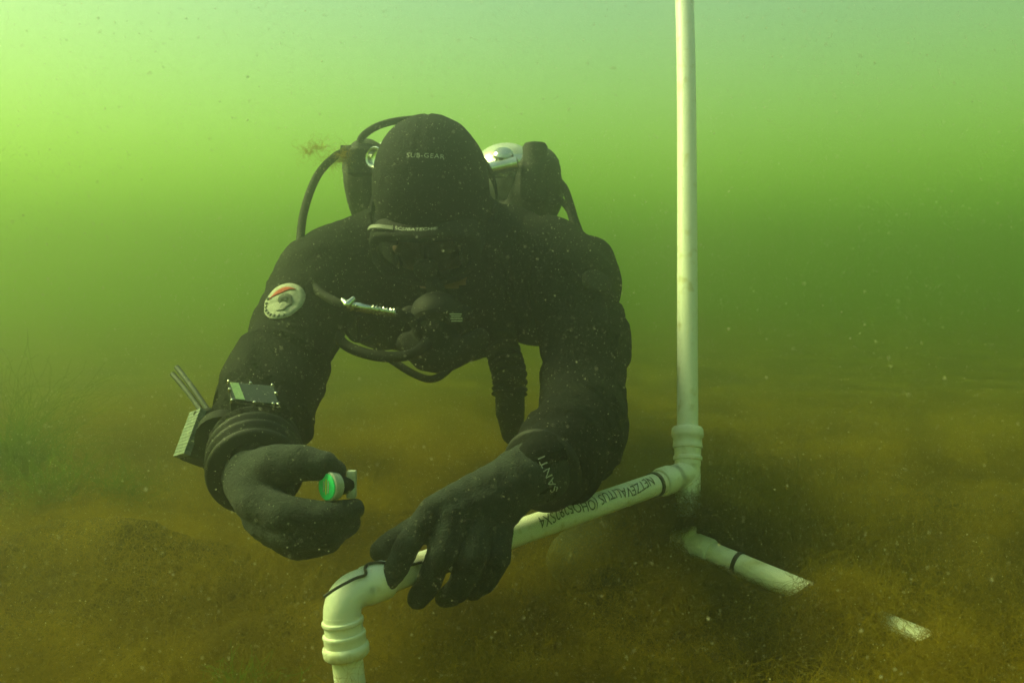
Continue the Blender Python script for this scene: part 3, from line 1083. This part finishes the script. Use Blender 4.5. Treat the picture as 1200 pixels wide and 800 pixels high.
# first stage left of the hood and its hose over the diver's shoulder
fs1 = P(424, 178, 1.645)
q = MB()
q.lathe(fs1 - UP * 0.045, UP, [(0, 0.018), (0.004, 0.026), (0.045, 0.028), (0.05, 0.022), (0.058, 0.018)], 28)
q.tube([fs1, fs1 - RIGHT * 0.038], [0.013, 0.012], 16)
q.build('first_stage', M['plastic'], reg, flat_angle=45)
MB().tube(spline([fs1 - RIGHT * 0.03, P(392, 184, 1.63), P(372, 206, 1.60), P(357, 245, 1.55), P(352, 285, 1.49), P(356, 318, 1.43), P(372, 340, 1.375), P(392, 353, 1.335), c0], 10), 0.0072, 14).build('hose', M['rubber'], reg)
MB().tube(spline([fs1 - UP * 0.01, P(423, 163, 1.655), P(445, 147, 1.67), P(480, 140, 1.68), P(512, 142, 1.69), P(535, 160, 1.70)], 10), 0.0068, 14).build('hose', M['rubber'], reg)
MB().tube(spline([P(392, 385, 1.40), P(402, 402, 1.36), P(425, 413, 1.33), P(455, 418, 1.315), P(485, 414, 1.31), P(500, 400, 1.33)], 10), 0.0082, 14).build('hose', M['rubber'], reg)
MB().tube(spline([P(440, 408, 1.36), P(462, 424, 1.35), P(485, 438, 1.34), P(505, 444, 1.335), P(522, 436, 1.335), P(540, 415, 1.35)], 10), 0.0058, 12).build('hose', M['rubber'], reg)
MB().tube(spline([P(405, 388, 1.40), P(414, 398, 1.39), P(426, 399, 1.39), P(438, 392, 1.40)], 8), 0.0030, 10).build('hose', M['rubber'], reg)
MB().tube(spline([P(420, 370, 1.36), P(420, 385, 1.37), P(421, 398, 1.385)], 6), 0.0025, 8).build('hose', M['rubber'], reg)

reg2 = empty('spare_regulator', P(635, 200, 1.66), 'black first stage on the tank valve right of the hood with two hoses', 'regulator')
fs2 = P(627, 205, 1.655)
q = MB()
q.lathe(fs2 - UP * 0.05, UP, [(0, 0.020), (0.008, 0.027), (0.060, 0.029), (0.066, 0.026), (0.072, 0.0235), (0.102, 0.0235), (0.108, 0.020), (0.110, 0.012)], 28)
q.limb([(fs2, 0.026), (P(640, 200, 1.66), 0.028), (P(644, 228, 1.66), 0.022)])
q.build('first_stage', M['plastic'], reg2, flat_angle=45)
MB().tube(spline([P(645, 205, 1.66), P(660, 218, 1.65), P(668, 238, 1.63), P(674, 258, 1.60), P(684, 285, 1.55)], 8), 0.0068, 12).build('hose', M['rubber'], reg2)
MB().tube(spline([P(640, 222, 1.67), P(652, 231, 1.65), P(664, 242, 1.63), P(670, 255, 1.60), P(676, 282, 1.56)], 8), 0.0062, 12).build('hose', M['rubber'], reg2)

# corrugated inflator hanging from the chest
inf = empty('inflator', P(597, 470, 1.55), 'black corrugated inflator hose hanging below the chest beside the sleeve', 'inflator')
pth = spline([P(585, 395, 1.60), P(592, 420, 1.57), P(597, 440, 1.55), P(597, 462, 1.54)], 14)
MB().tube(pth, [0.030 + 0.002 * math.sin(i * 1.4) for i in range(len(pth))], 18).build('corrugated_hose', M['rubber'], inf)
hb_ = fuse(MB().limb(chain((597, 452, 1.54, 0.026), (598, 480, 1.53, 0.026), (600, 508, 1.53, 0.019))).limb(chain((590, 485, 1.52, 0.014), (606, 488, 1.52, 0.014))), 0.004, 4)
link('hand_piece', hb_, M['plastic'], inf, flat_angle=120)
MB().lathe(P(590, 478, 1.505), -FWD, [(0, 0.009), (0.006, 0.009), (0.008, 0.006)], 16).build('button', M['cuff'], inf)

# ------------------------------------------------------------------ things strapped on the right forearm
def surf(px, py, bv, default):
    h_ = bv.ray_cast(CAM, (P(px, py, 1.0) - CAM).normalized(), 3)
    return (h_[0], h_[1]) if h_[0] is not None else (default, -FWD)


wh = body_bvh.ray_cast(CAM, (P(297, 462, 1.0) - CAM).normalized(), 3)
wd_ = (wh[0] - CAM).dot(FWD) - 0.014
wc = P(297, 462, wd_)
wx = (P(318, 464, wd_) - P(272, 460, wd_)).normalized()
wy = (P(270, 449, wd_ + 0.024) - P(277, 473, wd_ - 0.018)).normalized()
wy = (wy - wx * wy.dot(wx)).normalized()
wz = wx.cross(wy)
if wz.dot(FWD) > 0: wz = -wz
WM = Matrix((wx, wy, wz)).transposed()
comp = empty('wrist_computer', wc, 'flat wrist instrument with riveted glass cover strapped on the forearm', 'wrist computer')


def para(x, y, z):
    return wc + WM @ Vector((x - y * 0.42, y, z))


def pbox(hx_, hy_, z0, z1):
    q = MB()
    vs = [para(x, y, z) for z in (z0, z1) for x, y in ((-hx_, -hy_), (hx_, -hy_), (hx_, hy_), (-hx_, hy_))]
    q.add(vs, [(3, 2, 1, 0), (4, 5, 6, 7), (0, 1, 5, 4), (1, 2, 6, 5), (2, 3, 7, 6), (3, 0, 4, 7)])
    return q


pbox(0.031, 0.0235, -0.016, 0.0).build('case', M['plastic'], comp, smooth=False)
pbox(0.0285, 0.0205, 0.0003, 0.0025).build('glass_cover', M['screen'], comp, smooth=False)
q = MB()
q.add([para(x, y, z) for z in (0.0026, 0.0034) for x, y in ((-0.024, -0.019), (-0.0125, -0.019), (-0.0165, 0.019), (-0.028, 0.019))],
      [(3, 2, 1, 0), (4, 5, 6, 7), (0, 1, 5, 4), (1, 2, 6, 5), (2, 3, 7, 6), (3, 0, 4, 7)])
q.build('reflection_band', M['glass_glare'], comp, smooth=False)  # painted reflection across the glass cover, not a readout
for x, y in ((-0.029, 0.022), (-0.001, 0.0222), (0.027, 0.022), (-0.0295, 0.003), (0.029, 0.003), (-0.029, -0.022), (-0.001, -0.0222), (0.028, -0.022), (0.022, -0.022)):
    MB().lathe(para(x, y, -0.001), wz, [(0, 0.0024), (0.0035, 0.0024), (0.0052, 0.0016), (0.0058, 0.0004)], 10).build('rivet', M['chrome'], comp, flat_angle=30)
for x0, x1, y, z in ((-0.027, 0.026, 0.0222, 0.0), (0.026, 0.0265, 0.0, 0.0)):
    pass
strap = MB()
ac = P(308, 475, 1.235); aax = (P(300, 525, 1.10) - P(318, 445, 1.285)).normalized()
su = (UP - aax * UP.dot(aax)).normalized(); sv = aax.cross(su)
strap.lathe(ac - aax * 0.012, aax, [(0, 0.060), (0.0005, 0.0665), (0.0235, 0.0655), (0.024, 0.060)], 36)
stp = strap.build('strap', M['rubber'], comp)
tm = text_mesh('XG', 0.011, 1.0)
drape(tm, *pix_axes(287, 483, wd_, 0.1), bvh_of(stp.data), 0.0012)
link('lettering', tm, M['dullprint'], comp, smooth=False)

# slate block with ridged page edges on the outer wrist, with two sticks
sc_ = P(238, 514, 1.14)
sy = (P(247, 487, 1.15) - P(226, 545, 1.12)).normalized()
sx = (RIGHT * 0.72 + FWD * 0.69); sx = (sx - sy * sx.dot(sy)).normalized()
sz = sx.cross(sy)
SM = Matrix((sx, sy, sz)).transposed()
slate = empty('wrist_slate', sc_, 'thick writing slate block with pale ridged edge on the outer wrist', 'wrist slate')
MB().box(sc_ + sx * 0.006, SM, (0.022, 0.032, 0.016), 0.003).build('case', M['plastic'], slate)
for i in range(13):
    MB().box(sc_ - sx * 0.0185 + sy * (-0.0285 + 0.00475 * i), SM, (0.0045, 0.00222, 0.0165), 0.0006).build('page_ring', M['slate'], slate, flat_angle=20)
MB().lathe(P(262, 512, 1.12) - aax * 0.012, aax, [(0, 0.03), (0.001, 0.034), (0.022, 0.034), (0.023, 0.03)], 24).build('strap', M['rubber'], slate)
for (a, b2) in (((207, 430, 1.19), (246, 484, 1.14)), ((202, 438, 1.19), (238, 484, 1.145))):
    MB().tube(spline([P(*a), (P(*a) + P(*b2)) / 2 + UP * 0.002, P(*b2)], 6), 0.0036, 10).build('stick', M['stick'], slate)
MB().limb([(P(233, 486, 1.14), 0.007), (P(246, 483, 1.14), 0.006)]).build('knot', M['rubber'], slate)

# ------------------------------------------------------------------ small logger between thumb and finger
lc = P(384, 570, 0.968)
ln = (-RIGHT * 0.66 - FWD * 0.75 + UP * 0.03).normalized()      # where the green face looks
logger = empty('data_logger', lc, 'small round logger with bright green face pinched in the closed glove', 'data logger')
MB().lathe(lc - ln * 0.012, ln, [(0, 0.012), (0.001, 0.0150), (0.009, 0.0162), (0.0115, 0.0162), (0.0125, 0.0150)], 32).build('casing', M['clear_grey'], logger, flat_angle=40)
gf = MB().lathe(lc + ln * 0.0004, ln, [(0, 0.0143), (0.0012, 0.0143), (0.0016, 0.0135)], 32).build('green_face', M['green_face'], logger, flat_angle=40)
fx = (UP - ln * UP.dot(ln)).normalized()
fy = ln.cross(fx)
for i, (dx, ll) in enumerate(((-0.004, 0.0085), (0.0, 0.0105), (0.004, 0.0075))):
    MB().box(lc + ln * 0.0023 + fy * dx, Matrix((fx, fy, ln)).transposed(), (ll * 0.8, 0.0008, 0.0003)).build('printed_line', M['patch_white'] if i != 1 else M['yellow'], gf, smooth=False)
bc = P(411, 567, 0.985)
for k, dy in enumerate((0.0095, -0.0095)):
    MB().box(bc + UP * dy + RIGHT * 0.001, Matrix((RIGHT, UP, RIGHT.cross(UP))).transposed(), (0.0052, 0.0058, 0.006), 0.0018).build('mount_lug', M['clear_grey'], logger)
MB().box(bc + RIGHT * 0.0045, Matrix((RIGHT, UP, RIGHT.cross(UP))).transposed(), (0.0014, 0.0150, 0.0055), 0.0008).build('mount_plate', M['clear_grey'], logger)
MB().tube([lc - ln * 0.010, lc - ln * 0.016 + RIGHT * 0.006, bc], [0.011, 0.010, 0.008], 14).build('neck', M['plastic'], logger)

# ------------------------------------------------------------------ stone under the cross pipe
sp = P(752, 622, 1.52)
q = MB().ball((0, 0, 0), (0.17, 0.13, 0.07), None, 48, 30)
stm = q.mesh('stone')
c = vcos(stm)
nn = c / np.linalg.norm(c, axis=1)[:, None]
c = c + nn * ((fbm(c * 10 + 2, 3) - 0.5) * 0.05)[:, None]
setcos(stm, c)
stone = link('stone', stm, M['stone'], flat_angle=170)
stone.location = (sp.x, sp.y, 0.015)
stone.rotation_euler = (0.1, -0.12, 0.4)
tag(stone, 'low algae covered stone lying behind the white cross pipe', 'stone')


# ------------------------------------------------------------------ algae
def strands(name, roots, n_per, hmin, hmax, spread, curl, r, material, pts=7, seed=1, droop=0.5):
    g = np.random.default_rng(seed)
    K_ = len(roots) * n_per
    base = np.repeat(np.asarray(roots, dtype=np.float64), n_per, 0)
    base = base + np.concatenate([g.normal(0, spread, (K_, 2)), np.zeros((K_, 1))], 1)
    L = g.uniform(hmin, hmax, K_)
    th = g.uniform(0, 2 * math.pi, K_)
    lean = g.uniform(0.1, 1.0, K_) * droop
    d0 = np.stack([np.cos(th) * lean, np.sin(th) * lean, np.ones(K_)], -1)
    d0 /= np.linalg.norm(d0, axis=1)[:, None]
    pos = np.zeros((K_, pts, 3))
    cur = base.copy()
    dirv = d0
    for i in range(pts):
        pos[:, i] = cur
        dirv = dirv + g.normal(0, curl, (K_, 3))
        dirv[:, 2] -= droop * 0.16
        dirv /= np.linalg.norm(dirv, axis=1)[:, None]
        cur = cur + dirv * (L / (pts - 1))[:, None]
    # nothing grows over the open stretch of the lower pipe: threads that would cross it are swept off
    A_ = np.array(LOW0); B_ = np.array(LOW1); AB = B_ - A_
    hit = np.zeros(K_, dtype=bool)
    tow = np.array(CAM) - (A_ + AB * 0.25)
    tow /= np.linalg.norm(tow)
    for sh in (0.0, 0.03, 0.06, 0.09, 0.13, 0.17):
        a_ = A_ + tow * sh + np.array((0, 0, 0.011 if sh else 0.003))
        s_ = ((pos - a_) @ AB) / (AB @ AB)
        dd = np.linalg.norm(pos - (a_ + s_[..., None] * AB), axis=2)
        lim = (0.024 if sh else 0.022) * np.interp(s_, [0.0, 0.06, 0.38, 0.47, 0.78, 0.82, 0.90, 0.95], [0.2, 1.0, 0.75, 0.1, 0.1, 0.4, 0.4, 0.1])
        hit |= ((s_ > 0.03) & (s_ < 0.96) & (dd < lim)).any(1)
    pos = pos[~hit]
    K_ = len(pos)
    hc = bpy.data.hair_curves.new(name)
    hc.add_curves([pts] * K_)
    hc.points.foreach_set('position', pos.reshape(-1).astype(np.float32))
    rad = np.tile(np.linspace(1.0, 0.45, pts), K_) * r
    at = hc.attributes.get('radius') or hc.attributes.new('radius', 'FLOAT', 'POINT')
    at.data.foreach_set('value', rad.astype(np.float32))
    hc.materials.append(material)
    o = bpy.data.objects.new(name, hc)
    C.objects.link(o)
    return o


# roots scattered over the bottom: loose cotton-like tangles, thick in patches
g = np.random.default_rng(11)
NC = 240000
cand = np.stack([g.uniform(-2.4, 2.6, NC), 0.55 + g.uniform(0, 1, NC) ** 1.2 * 3.4], -1)
dens = fbm(np.concatenate([cand * 2.6, np.zeros((NC, 1))], 1), 3)
keep = g.uniform(0, 1, NC) < np.clip((dens - 0.34) * 5, 0.2, 1.0) * 0.26 * np.clip((4.0 - cand[:, 1]) / 1.6, 0, 1)
cand = cand[keep]
s_, off_ = pipe_gap(cand[:, 0], cand[:, 1])
cand = cand[~((s_ > -0.15) & (s_ < 0.46) & (off_ > -0.09) & (off_ < 0.20))]
roots = np.concatenate([cand, (ground_z(cand[:, 0], cand[:, 1]) - 0.006)[:, None]], 1)
mat_o = strands('algae_mat', roots, 18, 0.06, 0.19, 0.040, 0.75, 0.00020, M['algae'], 10, 3, 0.9)
tag(mat_o, 'fluffy brown thread algae carpeting the bottom', kind='stuff')


def clump(name, px, py, d, n, rad, h, label, cat, group=None, material='algae', r=0.00018, lift=0.0, seed=5, droop=0.6, curl=0.7, zfix=None):
    gg = np.random.default_rng(seed)
    p = P(px, py, d)
    q = np.stack([p.x + gg.normal(0, rad, n), p.y + gg.normal(0, rad, n)], -1)
    if zfix is None:
        z = ground_z(q[:, 0], q[:, 1])
    else:
        z = np.full(n, p.z) + gg.normal(0, rad * 0.6, n)
    rt = np.concatenate([q, (z + lift)[:, None]], 1)
    o = strands(name, rt, 34, h * 0.5, h * 1.5, rad * 0.35, curl, r, M[material], 11, seed, droop)
    tag(o, label, cat, group)
    return o


G1 = 'brown algae clumps round the frame'
clump('algae_clump', 868, 592, 1.38, 150, 0.045, 0.10, 'tall fluffy brown algae clump right of the tee joint', 'algae', G1, seed=21)
clump('algae_clump', 945, 640, 1.47, 130, 0.07, 0.08, 'low brown algae clump behind the lower white pipe', 'algae', G1, seed=22)
clump('algae_clump', 1000, 722, 1.20, 100, 0.022, 0.045, 'brown algae tuft growing over the middle of the lower pipe', 'algae', G1, seed=23)
clump('algae_clump', 1105, 775, 1.10, 90, 0.03, 0.035, 'brown algae tuft over the far right end of the lower pipe', 'algae', G1, seed=24)
clump('algae_clump', 850, 745, 1.15, 110, 0.05, 0.03, 'brown algae clump in front of the lower white pipe', 'algae', G1, seed=25)
clump('algae_tuft', 388, 182, 1.62, 6, 0.014, 0.045, 'wisp of brown algae caught on the hose beside the hood', 'algae', r=0.00022, seed=26, zfix=1, droop=0.9)
clump('algae_clump', 808, 640, 1.33, 300, 0.024, 0.085, 'brown algae tuft hiding the corner below the tee joint', 'algae', G1, seed=27)
clump('algae_clump', 806, 600, 1.37, 170, 0.016, 0.055, 'brown algae wrapped round the stub under the tee joint', 'algae', G1, seed=29, zfix=1, droop=0.9)
clump('algae_clump', 745, 612, 1.45, 120, 0.06, 0.06, 'brown algae spread over the low stone behind the cross pipe', 'algae', G1, seed=28, lift=0.05)
G2 = 'green algae sprigs on the bottom'
for i, (px, py, d, lab_, n, h_) in enumerate(((28, 560, 2.0, 'taller bright green sprig at the far left edge', 8, 0.24), (62, 590, 1.8, 'smaller green sprig beside the tall one at far left', 6, 0.15),
                                             (150, 585, 1.9, 'low green sprig between the left sprigs and the diver', 5, 0.10), (296, 815, 1.0, 'green sprig at the bottom edge left of the elbow', 5, 0.06))):
    clump('green_sprig', px, py, d, n, 0.018, h_, lab_, 'algae', G2, 'green_algae', 0.0007, seed=40 + i, droop=0.35, curl=0.25)
G3 = 'thin pale stems behind the frame'
for i, (px, py, d, h_, lab_) in enumerate(((932, 600, 1.75, 0.13, 'thin pale curved stem nearest the upright pipe'), (978, 610, 1.75, 0.10, 'short thin pale stem, middle one right of the upright'),
                                           (1010, 615, 1.72, 0.12, 'leaning thin pale stem, rightmost of the three'))):
    p = P(px, py, d); z = float(ground_z(np.array([p.x]), np.array([p.y]))[0])
    a = Vector((p.x, p.y, z)); dx = (0.012, 0.006, 0.035)[i]
    o = MB().tube(spline([a, a + Vector((dx * 0.2, 0, h_ * 0.5)), a + Vector((dx * 0.5, 0.01, h_ * 0.85)), a + Vector((dx * 1.6, 0.0, h_ * 1.15))], 6), [0.0011 - 0.00004 * k for k in range(19)], 6).build('thin_stem', M['pale_stem'])
    tag(o, lab_, 'stem', G3)

# ------------------------------------------------------------------ specks drifting in the water
def specks(name, n, seed, rmin, rmax, material, box):
    g = np.random.default_rng(seed)
    c = np.stack([g.uniform(box[0], box[1], n), g.uniform(box[2], box[3], n), g.uniform(box[4], box[5], n)], -1)
    keep = np.linalg.norm(c - np.array(CAM), axis=1) > 0.5
    c = c[keep]; n = len(c)
    r = rmin + (rmax - rmin) * g.uniform(0, 1, n) ** 6
    dirs = np.array([(1, 1, 1), (-1, -1, 1), (-1, 1, -1), (1, -1, -1)], dtype=np.float64) * 0.62
    rot = g.normal(0, 1, (n, 3)); rot /= np.linalg.norm(rot, axis=1)[:, None]
    base = np.repeat(dirs[None], n, 0)
    w_ = rot[:, None, :]
    base = 2 * w_ * (base * w_).sum(-1, keepdims=True) - base               # half turn about a random axis
    jit = g.uniform(0.6, 1.5, (n, 4, 1))
    v = (c[:, None, :] + base * jit * r[:, None, None]).reshape(-1, 3)
    f0 = np.array([(0, 1, 2), (0, 3, 1), (0, 2, 3), (1, 3, 2)])
    f = (f0[None] + (np.arange(n) * 4)[:, None, None]).reshape(-1, 3)
    me_ = bpy.data.meshes.new(name)
    me_.vertices.add(len(v)); me_.vertices.foreach_set('co', v.ravel())
    me_.loops.add(len(f) * 3); me_.loops.foreach_set('vertex_index', f.ravel().astype(np.int32))
    me_.polygons.add(len(f)); me_.polygons.foreach_set('loop_start', (np.arange(len(f)) * 3).astype(np.int32))
    me_.update(calc_edges=True)
    me_.materials.append(material)
    o = bpy.data.objects.new(name, me_)
    C.objects.link(o)
    return o


sp_o = specks('suspended_specks', 400000, 5, 0.00025, 0.00076, M['snow'], (-1.3, 1.3, 0.3, 2.2, 0.05, 1.3))
tag(sp_o, 'pale specks drifting in the murky green water', kind='stuff')

# ------------------------------------------------------------------ the water itself
wb = MB().box((0, 1.35, (WATER_TOP - 1.2) / 2), Matrix.Identity(3), (30, 30, (WATER_TOP + 1.2) / 2))
haze = wb.build('haze', None, smooth=False)
hm = bpy.data.materials.new('murky_water')
hm.use_nodes = True
nt = hm.node_tree
for n_ in list(nt.nodes):
    if n_.type != 'OUTPUT_MATERIAL': nt.nodes.remove(n_)
pv = nt.nodes.new('ShaderNodeVolumePrincipled')
pv.inputs['Density'].default_value = WATER_DENS
pv.inputs['Color'].default_value = (*WATER_COL, 1)
pv.inputs['Absorption Color'].default_value = (*WATER_ABS, 1)
pv.inputs['Anisotropy'].default_value = WATER_G
nt.links.new(pv.outputs['Volume'], nt.nodes['Material Output'].inputs['Volume'])
haze.data.materials.append(hm)
tag(haze, 'murky green sea water', kind='stuff')
